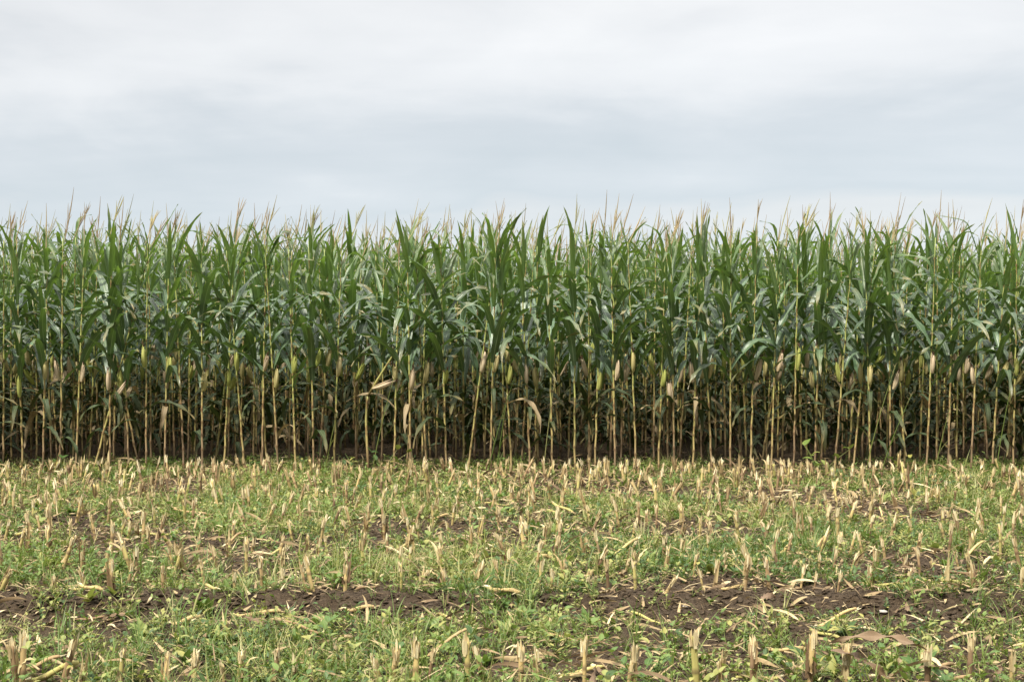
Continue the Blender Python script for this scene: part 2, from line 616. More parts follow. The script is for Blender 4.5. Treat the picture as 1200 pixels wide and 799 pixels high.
def leaf_lib(kind, k, lo=False):
    q = random.Random(f'{kind}{k}')
    u = q.uniform
    ns, nc = (7, 3) if lo else (15, 5)
    kw = dict(nseg=ns, nc=nc, ph=u(0, 6), twist=u(-45, 45), side=u(-0.12, 0.12), wf=u(2.5, 5))
    if kind == 'low':
        return blade(u(0.5, 0.76), u(0.06, 0.085), u(30, 60), u(60, 115), u(0.6, 1.4), kink=(u(0.15, 0.4), u(10, 45)), fold=0.3, wave=0.010, **kw)
    if kind == 'mid':
        kk = (u(0.3, 0.6), u(25, 80)) if q.random() < 0.5 else None
        return blade(u(0.74, 0.96), u(0.070, 0.092), u(18, 36), u(50, 115), u(1.1, 2.0), kink=kk, fold=0.28, wave=u(0.008, 0.016), **kw)
    if kind == 'up':
        kk = (u(0.45, 0.75), u(20, 90)) if q.random() < 0.38 else None
        return blade(u(0.62, 0.84), u(0.052, 0.072), u(10, 32), u(0, 52), u(1.5, 2.8), kink=kk, fold=0.35, wave=u(0.004, 0.009), **kw)
    return blade(u(0.26, 0.44), u(0.030, 0.046), u(8, 30), u(0, 30), 2.0, fold=0.4, wave=0.004, **kw)


NL = {'low': 12, 'mid': 26, 'up': 24, 'top': 14}
LMAT = {'low': LEAF_SHADED, 'mid': LEAF_MID, 'up': LEAF_TOP, 'top': LEAF_TOP}
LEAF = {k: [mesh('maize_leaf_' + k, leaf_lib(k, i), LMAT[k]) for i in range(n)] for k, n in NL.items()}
LEAF['dry'] = [mesh('maize_leaf_dry', leaf_lib('low', 40 + i), LEAF_DRY) for i in range(8)]
LEAF_LO = {k: [leaf_lib(k, i, True) for i in range(n)] for k, n in NL.items()}
STALK_H = 2.46


def stalk_path(k):
    q = random.Random(100 + k)
    z, zs, mk = 0.0, [-0.06], [0]
    rad = [0.0112]
    pts = [(0, 0, -0.06)]
    zz = 0.0
    node = 0.08
    drift = (q.uniform(-0.02, 0.02), q.uniform(-0.02, 0.02))
    nodes = []
    while node < STALK_H - 0.05:
        nodes.append(node)
        node += q.uniform(0.13, 0.19)
    for i, nd in enumerate(nodes):
        r = 0.0108 * (1 - 0.58 * (nd / STALK_H) ** 1.3)
        zig = 0.003 * (1 if i % 2 else -1)
        cx, cy = drift[0] * (nd / STALK_H) ** 2 + zig, drift[1] * (nd / STALK_H) ** 2
        for dz, f, mm in ((-0.024, 1.0, 0), (-0.006, 1.34, 1), (0.008, 1.34, 1), (0.026, 0.94, 0)):
            pts.append((cx, cy, nd + dz))
            rad.append(r * f)
            mk.append(mm)
    pts.append((drift[0], drift[1], STALK_H))
    rad.append(0.0045)
    mk.append(0)
    return np.array(pts), np.array(rad), np.array(mk)


def stalk_geo(k, sides=7):
    p, r, mk = stalk_path(k)
    g = tube(p, r, sides, caps=True, mark=mk)
    g.uv[:, 1] = np.clip(g.V[:, 2] / STALK_H, 0, 1)
    return g


NSTALK = 10
STALKM = [mesh('maize_stalk', stalk_geo(k), STALK) for k in range(NSTALK)]
STALK_LO = [stalk_geo(k, 4) for k in range(NSTALK)]


def tassel_geo(k, sides=4):
    q = random.Random(200 + k)
    parts = []
    lean = (q.uniform(-0.02, 0.12), q.uniform(-0.05, 0.05))
    L = q.uniform(0.42, 0.58)

    def spike(p0, d, ln, r0):
        n = 6
        t = np.linspace(0, 1, n)
        p0 = np.array(p0)
        d = np.array(d) / np.linalg.norm(d)
        sag = np.array([q.uniform(-0.03, 0.03), q.uniform(-0.03, 0.03), -0.01])
        P = p0 + t[:, None] * d * ln + (t ** 2)[:, None] * sag
        rr = r0 * np.array([0.7, 1.15, 0.85, 1.1, 0.75, 0.25])
        parts.append(tube(P, rr, sides, caps=False))
    spike((0, 0, -0.03), (lean[0], lean[1], L), L, 0.0046)
    for b in range(q.randint(1, 5)):
        a = q.uniform(0, 6.28)
        sp = q.uniform(0.08, 0.30)
        z0 = q.uniform(0.10, 0.22)
        spike((lean[0] * z0 / L, lean[1] * z0 / L, z0), (sp * math.cos(a) + lean[0], sp * math.sin(a) + lean[1], 1), q.uniform(0.13, 0.24), 0.0033)
    return join(parts)


TASS = [mesh('maize_tassel', tassel_geo(k), TASSEL) for k in range(14)]
TASS_LO = [tassel_geo(k, 3) for k in range(8)]


def ear_geo(k, sides=10):
    q = random.Random(300 + k)
    L = q.uniform(0.20, 0.25)
    r = q.uniform(0.0175, 0.024)
    t = np.array([0, 0.05, 0.16, 0.3, 0.5, 0.7, 0.85, 0.95, 1.0])
    prof = np.array([0.35, 0.5, 0.8, 0.98, 1.0, 0.86, 0.6, 0.34, 0.16])
    P = np.stack([0.012 * np.sin(t * 3), 0 * t, t * L], 1)
    g = [tube(P, prof * r, sides, True)]
    for i in range(4):              # husk leaves that stand off a little, their tips loose
        a = i * 1.57 + q.uniform(-0.4, 0.4)
        b = blade(L * q.uniform(0.85, 1.12), r * 1.5, 3, q.uniform(-10, 5), 1.6, fold=-0.5, nseg=7, nc=5, prof='maize', base=0.5)
        Mx = TRS((r * 0.55 * math.cos(a), r * 0.55 * math.sin(a), 0.01), (0, 0, a))
        g.append(b.moved(Mx))
    return join(g), L


EARG = [ear_geo(k) for k in range(8)]
EAR = {h: [mesh('maize_ear', g, HUSK[h]) for g, L in EARG] for h in HUSK}


def silk_geo(k):
    q = random.Random(400 + k)
    gs = []
    for i in range(9):
        a = q.uniform(0, 6.28)
        ln = q.uniform(0.03, 0.06)
        P = [(0, 0, -0.015), (0.006 * math.cos(a), 0.006 * math.sin(a), ln * 0.5), (0.022 * math.cos(a), 0.022 * math.sin(a), ln)]
        gs.append(tube(P, [0.003, 0.003, 0.0015], 3, False))
    return join(gs)


SILKM = [mesh('ear_silk', silk_geo(k), SILK) for k in range(4)]


def plant_plan(q, back=False):
    """where the leaves of one plant sit: (kind, height, azimuth, scale)"""
    az = q.uniform(0, 6.283)
    out = []
    z = (0.13 if back else 0.34) + q.uniform(-0.05, 0.05)
    i = 0
    while z < STALK_H - 0.06:
        a = az + math.pi * (i % 2) + q.uniform(-0.45, 0.45)
        if z < 0.62:
            if q.random() < (0.95 if back else 0.16):
                out.append(('dry' if q.random() < (0.15 if back else 0.12) else 'low', z, a, q.uniform(0.7, 1.0)))
        elif z < 0.9:
            if q.random() < (1.0 if back else 0.74):
                out.append(('low' if q.random() < 0.88 else 'dry', z, a, q.uniform(0.7, 1.0)))
        elif z < 1.72:
            out.append(('mid', z, a, q.uniform(0.85, 1.1)))
        elif z < 2.24:
            out.append(('up', z, a, q.uniform(0.85, 1.08) * (1 if z < 1.95 else 0.92)))
        else:
            out.append(('top', z, a, q.uniform(0.85, 1.1)))
        z += q.uniform(0.125, 0.165) if z < 1.9 else q.uniform(0.09, 0.125)
        i += 1
    return out


def maize(x, y, q, label, group, ear=None, ear_side=0, lean=None, hs=1.0, back=False):
    z = gz1(x, y)
    ln = lean if lean is not None else (q.gauss(0, 0.03), q.gauss(0, 0.036) + (q.choice([-0.14, 0.14, 0.18]) if q.random() < 0.05 else 0))
    t = thing('maize_plant', label, 'maize plant', (x, y, z), (ln[0], ln[1], 0), group)
    t.scale = (1, 1, hs)
    ks = q.randrange(NSTALK)
    rz = q.uniform(0, 6.28)
    child(STALKM[ks], 'stalk', t, rot=(0, 0, rz))
    for kind, lz, a, s in plant_plan(q, back):
        child(q.choice(LEAF[kind]), 'leaf', t, (0.008 * math.cos(a), 0.008 * math.sin(a), lz), (q.uniform(-0.12, 0.12), q.uniform(-0.1, 0.1), a), s)
    child(q.choice(TASS), 'tassel', t, (0, 0, STALK_H - 0.01), (q.gauss(0, 0.12), q.gauss(0.13, 0.12), q.choice([0, 0.5, -0.5, 0.2])), q.uniform(0.8, 1.1))
    if ear:
        k = q.randrange(8)
        ez = min(1.2, max(0.74, q.gauss(1.0, 0.10)))
        tilt = q.choice([q.uniform(0.05, 0.25), q.uniform(0.1, 0.35), q.uniform(0.3, 0.7)])
        # the ear leaves the stalk on its camera side, to the left or right
        a = {-1: q.uniform(3.5, 4.3), 1: q.uniform(-1.2, -0.35), 0: q.uniform(4.3, 5.2)}[ear_side]
        e = child(EAR[ear][k], 'ear', t, (0.032 * math.cos(a), 0.032 * math.sin(a), ez), (0, tilt if ear_side else tilt * 0.4, a), q.uniform(0.85, 1.08))
        if q.random() < 0.85:
            child(q.choice(SILKM), 'silk', e, (0.002, 0, EARG[k][1] - 0.005))
    return t


# the front row, one plant after the other from the left edge of the picture to the right
front_px = []
px = 3.0
while px < 1199:
    if not (418 < px < 440):
        front_px.append(px)
    px += R.choice([19, 21, 22, 23, 24, 25, 27]) + U(-1.5, 1.5)
NF = len(front_px)


def place_name(k, n):
    return f'{ordinal(k + 1)} from left' if k < n - k else f'{ordinal(n - k)} from right'


q = random.Random(31)
for k, p in enumerate(front_px):
    d = D1 + q.gauss(0, 0.06) + 0.35 * (float(vnoise(p / 130.0, 0.5, 61)) - 0.5)
    hc = q.choices(['pale tan', 'yellow', 'yellow-green', None], [0.28, 0.24, 0.38, 0.10])[0]
    side = q.choice([-1, 1, 1, 0])
    sd = {-1: 'angled left', 1: 'angled right', 0: 'upright on its stalk'}[side]
    desc = f'with {hc} ear {sd}' if hc else 'without a visible ear'
    maize(at(p, d), d, q, f'front row maize plant {desc}, {place_name(k, NF)}', 'maize plants in the front row', hc, side, hs=min(1.02, q.gauss(0.985, 0.022)) - (0.09 if q.random() < 0.06 else 0))

rown = ['first', 'second', 'third', 'fourth', 'fifth', 'sixth']
for r in range(1, 5):
    for k in range(NF - 1):
        gap = front_px[k + 1] - front_px[k]
        if k < NF - 1 - k:
            wh = f'between {ordinal(k + 1)} and {ordinal(k + 2)} front plants from left'
        else:
            wh = f'between {ordinal(NF - k - 1)} and {ordinal(NF - k)} front plants from right'
        spots = [(0.15, 0.85, '')] if gap < 32 else [(0.1, 0.4, 'left-hand '), (0.6, 0.9, 'right-hand ')]
        for lo_, hi_, which in spots:
            d = D1 + r * ROW + q.gauss(0, 0.06)
            p = front_px[k] + gap * q.uniform(lo_, hi_)
            hc = q.choices(['pale tan', 'yellow', 'yellow-green', None], [0.25, 0.25, 0.3, 0.2])[0]
            maize(at(p, d), d, q, f'{which}{rown[r]} row maize plant {"" if which else "seen "}{wh}', f'maize plants in the {rown[r]} row', hc, q.choice([-1, 1, 0]), hs=min(1.02, q.gauss(0.985, 0.022)), back=r >= 2)

# the snapped plant in the front row: a short stump, its top folded over to the right, an ear hanging at the break
bx, bd = at(431, D1 - 0.05), D1 - 0.05
bt = thing('broken_maize_plant', 'snapped maize plant with bare tan upper stalk leaning right and pale ear at the break', 'maize plant', (bx, bd, gz1(bx, bd)))
bz = 0.80
g1 = tube([(0, 0, -0.05), (0, 0, 0.1), (-0.01, 0, 0.3), (-0.02, 0, 0.55), (-0.01, 0, 0.74), (0.0, -0.01, bz)], [0.014, 0.0135, 0.013, 0.012, 0.012, 0.011], 7, mark=[0, 1, 0, 0, 1, 0])
g1.uv[:, 1] = g1.V[:, 2] * 0.55 + 0.12
child(mesh('broken_stalk', g1, STALK), 'stalk', bt)
g2 = tube([(0, -0.012, bz), (0.1, -0.03, bz + 0.17), (0.26, -0.03, bz + 0.42), (0.42, -0.02, bz + 0.62), (0.58, 0, bz + 0.86), (0.68, 0.02, bz + 1.06)], [0.012, 0.011, 0.0105, 0.01, 0.008, 0.006], 7, mark=[1, 0, 0.6, 0, 0.6, 0])
g2.uv[:, 1] = np.clip(0.2 + (g2.V[:, 2] - bz) * 0.45, 0, 1)
child(mesh('snapped_stalk', g2, STALK), 'snapped_stalk', bt)
e = child(EAR['pale tan'][2], 'ear', bt, (0.05, -0.04, bz + 0.08), (0, 1.25, -0.2), 1.05)
child(SILKM[1], 'silk', e, (0, 0, EARG[2][1] - 0.005))
for kd, lz, lx, a, s in (('mid', 1.30, 0.34, 0.2, 0.9), ('mid', 1.42, 0.42, 3.0, 0.8), ('up', 1.62, 0.56, 0.4, 0.9), ('up', 1.75, 0.62, -0.3, 0.8), ('low', 0.72, 0.0, 2.8, 0.7)):
    child(q.choice(LEAF[kd]), 'leaf', bt, (lx, 0, lz), (0, 0.3, a), s)


# the rest of the field beyond what can be told apart, and the row ends outside the picture
def field():
    q = random.Random(77)
    gs = []
    dry_mi = 3

    def add(x, y):
        Mp = TRS((x, y, 0), (q.gauss(0, 0.03), q.gauss(0, 0.03), q.uniform(0, 6.28)), q.uniform(0.89, 0.99))
        gs.append(q.choice(STALK_LO).moved(Mp, q.random(), 2))
        for kind, lz, a, s in plant_plan(q, True):
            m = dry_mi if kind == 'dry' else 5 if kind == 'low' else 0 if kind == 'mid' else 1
            g = q.choice(LEAF_LO['low' if kind == 'dry' else kind])
            gs.append(g.moved(Mp @ TRS((0, 0, lz), (q.uniform(-0.12, 0.12), q.uniform(-0.1, 0.1), a), s), q.random(), m))
        for _ in range(5 if y < 20 else 1):
            a = q.uniform(0, 6.28)
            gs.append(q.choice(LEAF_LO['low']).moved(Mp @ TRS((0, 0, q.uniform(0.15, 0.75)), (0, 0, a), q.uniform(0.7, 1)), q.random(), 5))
        gs.append(q.choice(TASS_LO).moved(Mp @ TRS((0, 0, STALK_H), (q.gauss(0, 0.1), q.gauss(0.05, 0.1), 0)), q.random(), 4))
    for r in range(0, 18):
        d = D1 + r * ROW
        edge = HALF * d + 0.12 if r < 5 else 0
        out = HALF * D1 + 3.0 + r * 0.25
        x = edge
        sp = 0.16 if r < 11 else 0.22
        while x < out:
            for sgn in (-1, 1):
                if r >= 5 and x < 0.1 and sgn < 0:
                    continue
                add(sgn * x + q.uniform(-0.04, 0.04), d + q.gauss(0, 0.06))
            x += sp * q.uniform(0.8, 1.2)
    return join(gs)


mf = obj('maize_field', mesh('maize_field', field(), [LEAF_MID, LEAF_TOP, STALK, LEAF_DRY, TASSEL, LEAF_SHADED]))
tag(mf, 'dense standing maize filling the field behind the front rows', 'maize field', None, 'stuff')

# ------------------------------------------------------------------ stubble
def stub_parts(k, lo=False):
    """stem, frayed top and sheath of one cut maize stub"""
    q = random.Random(500 + k)
    h = q.uniform(0.12, 0.22)
    r = q.uniform(0.0085, 0.013)
    nd = q.uniform(0.05, 0.11)
    zs = np.array([-0.04, 0.0, nd - 0.012, nd - 0.002, nd + 0.006, nd + 0.02, h * 0.85, h])
    rr = r * np.array([1.15, 1.12, 1.02, 1.2, 1.2, 1.0, 0.98, 1.0])
    mk = [0.9, 0.5, 0.1, 1, 1, 0.2, 0, 0]
    bx, by = q.uniform(-0.012, 0.012), q.uniform(-0.012, 0.012)
    P = np.stack([bx * (zs / h) ** 2, by * (zs / h) ** 2, zs], 1)
    stem = tube(P, rr, 5 if lo else 9, True, mk, oval=q.uniform(0.75, 1.0))
    top = []
    n = (6 if lo else q.randint(11, 16))
    cut = q.uniform(0, 6.28)
    for i in range(n):              # the torn rind: strips that start below the cut and splay past it
        a = i * 6.283 / n + q.uniform(-0.35, 0.35)
        low = q.uniform(0.025, 0.06)
        ln = low + 0.005 + 0.02 * (1 + math.cos(a - cut)) * q.uniform(0.3, 1.2)
        b = blade(ln, q.uniform(0.007, 0.0135), q.uniform(-3, 5), q.choice([q.uniform(-12, 10), q.uniform(-12, 10), q.uniform(-5, 10), q.uniform(0, 60)]), q.uniform(1.5, 3), fold=-0.3, nseg=3 if lo else 6, nc=3, prof='splint', twist=q.uniform(-40, 40))
        rr_ = r * q.uniform(0.98, 1.08)
        top.append(b.moved(TRS((bx + rr_ * math.cos(a), by + rr_ * math.sin(a), h - low), (0, 0, a)), q.random() * 0.9))
    sh = []
    for i in range(q.randint(2, 4)):
        a = q.uniform(0, 6.28)
        b = blade(q.uniform(0.06, 0.2), q.uniform(0.018, 0.035), q.uniform(0, 6), q.choice([q.uniform(0, 15), q.uniform(0, 25), q.uniform(30, 130)]), q.uniform(1, 2.5), fold=-0.6, wave=0.004, twist=q.uniform(-60, 60), nseg=4 if lo else 9, nc=3 if lo else 5, prof='strip')
        sh.append(b.moved(TRS((r * 0.95 * math.cos(a), r * 0.95 * math.sin(a), q.uniform(0.0, 0.09)), (0, 0, a))))
    return stem, join(top), join(sh), h


NST = 18
STUBG = [stub_parts(k) for k in range(NST)]
STUBM = [(mesh('stub_stem', a, STUB), mesh('stub_top', b, PITH), mesh('stub_sheath', c, SHEATH)) for a, b, c, h in STUBG]
rows = [5.95, 8.1, 8.72, 9.4, 10.1, 10.8, 11.5]
far_rows = [12.1, 12.65, 13.2, 13.7, 14.15, 14.5]
row_names = ['nearest', 'second', 'third', 'fourth', 'fifth', 'sixth', 'seventh']
front_stubs = [(17, 745, -2), (24, 738, 5), (72, 735, 14), (94, 770, 8), (140, 760, 0), (192, 762, 2), (227, 756, 0), (262, 768, -3), (279, 757, 4), (323, 760, -2),
               (345, 748, 2), (362, 762, 3), (444, 762, -3), (460, 738, 2), (486, 735, 3), (502, 760, 6), (548, 739, 1), (567, 755, -10), (611, 745, 0), (630, 766, -4),
               (685, 738, 1), (737, 765, 2), (744, 744, -1), (817, 734, -3), (845, 758, 0), (882, 742, 1), (950, 738, 1), (992, 741, 1), (1032, 765, 0), (1088, 739, 1),
               (1137, 741, 2), (1186, 742, 1)]
stub_pos = {}          # row -> [(x, y)] in order from the left


def stub(x, y, label, group, q, tilt=None, sc=1.0, k=None):
    k = q.randrange(NST) if k is None else k
    rx, ry = (q.gauss(0, 0.10), q.gauss(0, 0.11)) if tilt is None else (q.gauss(0, 0.05), tilt)
    t = thing('maize_stub', label, 'maize stub', (x, y, gz1(x, y)), (rx, ry, 0), group)
    rz = q.uniform(0, 6.28)
    s = child(STUBM[k][0], 'stem', t, rot=(0, 0, rz), sc=sc)
    child(STUBM[k][1], 'frayed_top', t, rot=(0, 0, rz), sc=sc)
    if q.random() < 0.4:
        child(STUBM[k][2], 'sheath', t, rot=(0, 0, rz), sc=sc)
    return t


q = random.Random(5)


def look(h, ry):
    a = 'tall' if h > 0.195 else ('short' if h < 0.13 else 'frayed')
    b = ' leaning right' if ry > 0.09 else (' leaning left' if ry < -0.09 else '')
    return a, b


cand = []
for r, d0 in enumerate(rows):
    if r == 0:
        for (p, ytop, tl) in front_stubs:
            d = d0 + q.gauss(0, 0.03)
            hh = (FPX * CAM_H / d + HORIZON - ytop) / FPX * d
            cand.append((r, at(p, d), d, math.radians(tl), min(1.5, max(0.7, hh / 0.22))))
    else:
        x = -HALF * d0 + 0.03
        while x < HALF * d0 - 0.02:
            d = d0 + q.gauss(0, 0.06)
            if q.random() < 0.95:
                cand.append((r, x, d, q.gauss(0, 0.2), q.uniform(0.66, 1.05)))
            x += q.choice([0.06, 0.13, 0.16, 0.19, 0.22]) + q.uniform(-0.02, 0.02)
cand.sort(key=lambda c: (c[0], c[1] / c[2]))
for r in range(len(rows)):
    cs = [c for c in cand if c[0] == r]
    stub_pos[r] = [(c[1], c[2]) for c in cs]
    for k, (_, x, d, tl, sc) in enumerate(cs):
        kk = q.randrange(NST)
        a, b = look(STUBG[kk][3] * sc, tl)
        rn = 'nearest stubble row' if r == 0 else f'{row_names[r]} stubble row'
        stub(x, d, f'{a} cut maize stub{b}, {place_name(k, len(cs))} in the {rn}', 'cut maize stubs standing in rows', q, tl, sc, kk)
N_STUBS = len(cand)


def far_stubs():
    q = random.Random(8)
    gs = []
    lib = [stub_parts(k, True)[:3] for k in range(NST)]

    def add(x, y):
        Mp = TRS((x, y, gz1(x, y)), (q.gauss(0, 0.17), q.gauss(0, 0.2), q.uniform(0, 6.28)), q.uniform(0.65, 1.15))
        a, b, c = q.choice(lib)
        t = q.random()
        gs.append(a.moved(Mp, t, 0))
        gs.append(b.moved(Mp, q.random(), 1))
        if q.random() < 0.35:
            gs.append(c.moved(Mp, q.random(), 2))
    for d0 in far_rows:
        x = -HALF * d0 - 2
        while x < HALF * d0 + 2:
            add(x, d0 + q.gauss(0, 0.1))
            x += q.choice([0.05, 0.10, 0.14, 0.18, 0.21]) + q.uniform(-0.02, 0.02)
    for d0 in rows:
        for s in (-1, 1):
            x = HALF * d0 + 0.06
            while x < HALF * d0 + 2:
                add(s * x, d0 + q.gauss(0, 0.06))
                x += q.uniform(0.1, 0.24)
    return join(gs)


tag(obj('stubble', mesh('stubble', far_stubs(), [STUB, PITH, SHEATH])), 'pale cut maize stubble in thick rows at the foot of the standing maize', 'stubble', None, 'stuff')


# ------------------------------------------------------------------ ground cover
def scatter(n, seed, dens, d0=4.6, d1=15.95, marg=1.6):
    g = np.random.default_rng(seed)
    X, Y = [], []
    got = 0
    while got < n:
        y = d0 + (d1 - d0) * np.sqrt(g.random(n * 2)) if False else g.uniform(d0, d1, n * 2)
        x = g.uniform(-1, 1, n * 2) * (HALF * d1 + marg)
        ok = (np.abs(x) < HALF * y + marg) & (g.random(n * 2) < dens(x, y))
        X.append(x[ok])
        Y.append(y[ok])
        got += ok.sum()
    x = np.concatenate(X)[:n]
    y = np.concatenate(Y)[:n]
    return x, y, gz(x, y)


def spread(protos, x, y, z, seed, smin=0.7, smax=1.3, tilt=0.15, tint=None):
    """many copies of small shapes joined into one mesh, by prototype"""
    g = np.random.default_rng(seed)
    n = len(x)
    pick = g.integers(0, len(protos), n)
    az = g.uniform(0, 2 * np.pi, n)
    tx, ty = g.normal(0, tilt, n), g.normal(0, tilt, n)
    s = smin + (smax - smin) * g.random(n) ** 1.6
    tn = g.random(n) if tint is None else np.clip(tint + g.normal(0, 0.18, n), 0, 0.999)
    out = []
    for k, p in enumerate(protos):
        m = np.where(pick == k)[0]
        if not len(m):
            continue
        ca, sa = np.cos(az[m]), np.sin(az[m])
        V = p.V
        vx = V[None, :, 0] * ca[:, None] - V[None, :, 1] * sa[:, None]
        vy = V[None, :, 0] * sa[:, None] + V[None, :, 1] * ca[:, None]
        vz = V[None, :, 2] + 0 * vx
        vx, vz = vx + vz * ty[m][:, None], vz - vx * ty[m][:, None]
        vy, vz = vy + vz * tx[m][:, None], vz - vy * tx[m][:, None]
        W = np.stack([vx, vy, vz], -1) * s[m][:, None, None] + np.stack([x[m], y[m], z[m]], -1)[:, None]
        nv = len(V)
        Q = (p.Q[None] + (np.arange(len(m)) * nv)[:, None, None]).reshape(-1, 4)
        a = np.zeros((len(m) * nv, 2))
        a[:, 0] = np.clip(np.repeat(tn[m], nv) * 0.8 + np.tile(p.a[:, 0], len(m)) * 0.2, 0, 0.999)
        out.append(Geo(W.reshape(-1, 3), Q, np.tile(p.uv, (len(m), 1)), a, np.tile(p.mi, len(m))))
    return join(out)


def herb_proto(k, n_stem, leaf_len, leaf_w, height, lo=True, sides=3):
    """a small broad-leaved weed: thin stems carrying pairs of pointed leaves"""
    q = random.Random(600 + k)
    gs = []
    for i in range(n_stem):
        a = q.uniform(0, 6.28)
        sp = q.uniform(0.2, 1.2)
        h = height * q.uniform(0.5, 1.0)
        n = 4
        t = np.linspace(0, 1, n)
        P = np.stack([math.cos(a) * sp * h * t ** 1.3, math.sin(a) * sp * h * t ** 1.3, h * t - 0.005], 1)
        g = tube(P, 0.0016 * np.linspace(1.2, 0.6, n), sides, False)
        g.a[:, 0] = q.random()
        g.mi[:] = 1
        gs.append(g)
        for j in range(q.randint(3, 5)):
            f = (j + 1.2) / 5.2
            p0 = P[min(n - 1, int(f * n))]
            b = blade(leaf_len * q.uniform(0.6, 1.15), leaf_w * q.uniform(0.7, 1.1), q.uniform(35, 70), q.uniform(10, 60), 1.4, fold=0.25, nseg=3 if lo else 6, nc=3, prof='ovate', twist=q.uniform(-20, 20))
            gs.append(b.moved(TRS(p0, (0, 0, a + q.uniform(-2.4, 2.4))), q.random(), 0))
    return join(gs)


def rosette_proto(k):
    q = random.Random(700 + k)
    gs = []
    for i in range(q.randint(5, 9)):
        a = q.uniform(0, 6.28)
        b = blade(q.uniform(0.035, 0.075), q.uniform(0.016, 0.034), q.uniform(25, 75), q.uniform(10, 50), 1.4, fold=0.25, wave=0.002, nseg=4, nc=3, prof='ovate')
        gs.append(b.moved(TRS((0, 0, q.uniform(0, 0.02)), (0, 0, a)), q.random(), 0))
    return join(gs)


def tuft_proto(k, L, n):
    q = random.Random(800 + k)
    gs = []
    for i in range(n):
        a = q.uniform(0, 6.28)
        b = blade(L * q.uniform(0.5, 1.1), q.uniform(0.0025, 0.0055), q.uniform(5, 45), q.uniform(10, 90), 1.6, fold=0.2, nseg=4, nc=2, prof='strip')
        gs.append(b.moved(TRS((q.uniform(-0.012, 0.012), q.uniform(-0.012, 0.012), 0), (0, 0, a)), q.random(), 0))
    return join(gs)


def veg(x, y):
    b = bare(x, y)
    patch = np.clip(0.58 + 3.4 * (fbm(x * 1.25, y * 1.25, 77, 4) - 0.5), np.where(y < 7.0, 0.34, 0.06), 1)
    return np.clip((1 - b) ** 1.6 * patch, 0.015, 1)


def tone(x, y, seed):
    """large patches of darker and yellower plants"""
    return np.clip(0.42 + 1.5 * (fbm(x * 0.8, y * 0.8, seed, 2) - 0.5), 0.05, 0.9)


herbs = [herb_proto(k, 3, 0.028, 0.015, 0.085) for k in range(8)] + [herb_proto(20 + k, 4, 0.02, 0.010, 0.06) for k in range(6)]
x, y, z = scatter(21000, 1, veg)
hb = spread(herbs, x, y, z, 2, 0.55, 1.5, 0.2, tone(x, y, 41))
x, y, z = scatter(3200, 3, veg)
rs = spread([rosette_proto(k) for k in range(8)], x, y, z, 4, 0.4, 1.5, 0.25, tone(x, y, 42))
cover = obj('weeds', mesh('weeds', join([hb, rs]), [WEED, GRASS]))
tag(cover, 'low green broad-leaved weeds covering the ground between the stubble', 'weeds', None, 'stuff')

x, y, z = scatter(6500, 5, lambda x, y: np.clip((15.5 - y) / 4, 0.35, 1) * veg(x, y) * np.clip(0.25 + 1.5 * (fbm(x * 0.7, y * 0.7, 90, 2) - 0.3), 0.1, 1))
tf = spread([tuft_proto(k, 0.14, 7) for k in range(10)], x, y, z, 6, 0.5, 1.8, 0.15, tone(x, y, 43))
tag(obj('grass', mesh('grass', tf, [GRASS])), 'thin yellowish green grass growing among the stubble', 'grass', None, 'stuff')


def chip_protos():
    ps = []
    for k in range(10):
        q = random.Random(900 + k)
        L = q.uniform(0.02, 0.09)
        b = blade(L, q.uniform(0.004, 0.014), 78, q.uniform(-10, 40), 1.2, fold=0.3, twist=q.uniform(-80, 80), nseg=4, nc=2, prof='strip')
        ps.append(b.moved(TRS((0, 0, 0.008), (0, 0, 0)), q.random()))
    for k in range(2):              # longer shredded leaf strips
        q = random.Random(970 + k)
        b = blade(q.uniform(0.07, 0.16), q.uniform(0.006, 0.016), 82, q.uniform(-15, 50), 1.2, fold=q.uniform(-0.6, 0.6), wave=0.004, wf=3, side=q.uniform(-0.3, 0.3), twist=q.uniform(-150, 150), nseg=6, nc=3, prof='maize')
        ps.append(b.moved(TRS((0, 0, 0.01), (0, 0, 0)), q.random() * 0.7))
    for k in range(3):
        q = random.Random(950 + k)
        L = q.uniform(0.05, 0.15)
        P = [(-L / 2, 0, 0.01), (0, q.uniform(-0.01, 0.01), 0.016), (L / 2, 0, 0.01)]
        ps.append(tube(P, [0.0012, 0.0015, 0.0009], 3, False).moved(None, q.random()))
    return ps


x, y, z = scatter(34000, 7, lambda x, y: (0.35 + 0.6 * fbm(x * 1.3, y * 1.3, 31, 3)) * (1 - 0.6 * bare(x, y)))
ch = spread(chip_protos(), x, y, z + 0.006 + 0.045 * np.random.default_rng(12).random(len(x)) ** 2.5 * (1 - bare(x, y)), 8, 0.6, 1.7, 0.3)
tag(obj('straw_litter', mesh('straw_litter', ch, [STRAW])), 'pale chopped straw and husk scraps strewn over the soil', 'straw', None, 'stuff')


def clod_protos():
    ps = []
    for k in range(8):
        g = np.random.default_rng(1000 + k)
        t = np.linspace(0, 1, 5)
        c = tube(np.stack([0 * t, 0 * t, -0.4 + t * 0.9], 1), np.array([0.55, 0.95, 1.0, 0.75, 0.35]), 7, True)
        c.V *= g.uniform(0.75, 1.25, (len(c.V), 1)) * np.array([1.2, 1, 0.75])
        ps.append(Geo(c.V * 0.016, c.Q, c.uv, c.a, c.mi))
    return ps


x, y, z = scatter(48000, 9, lambda x, y: 0.12 + 0.9 * bare(x, y))
cl = spread(clod_protos(), x, y, z + 0.002, 10, 0.15, 1.3, 0.3)
tag(obj('soil_clods', mesh('soil_clods', cl, [SOIL])), 'crumbled dark brown soil clods on the bare track', 'soil', None, 'stuff')

# ------------------------------------------------------------------ loose things among the stubble, each named by the stub it lies at
used_labels = set()


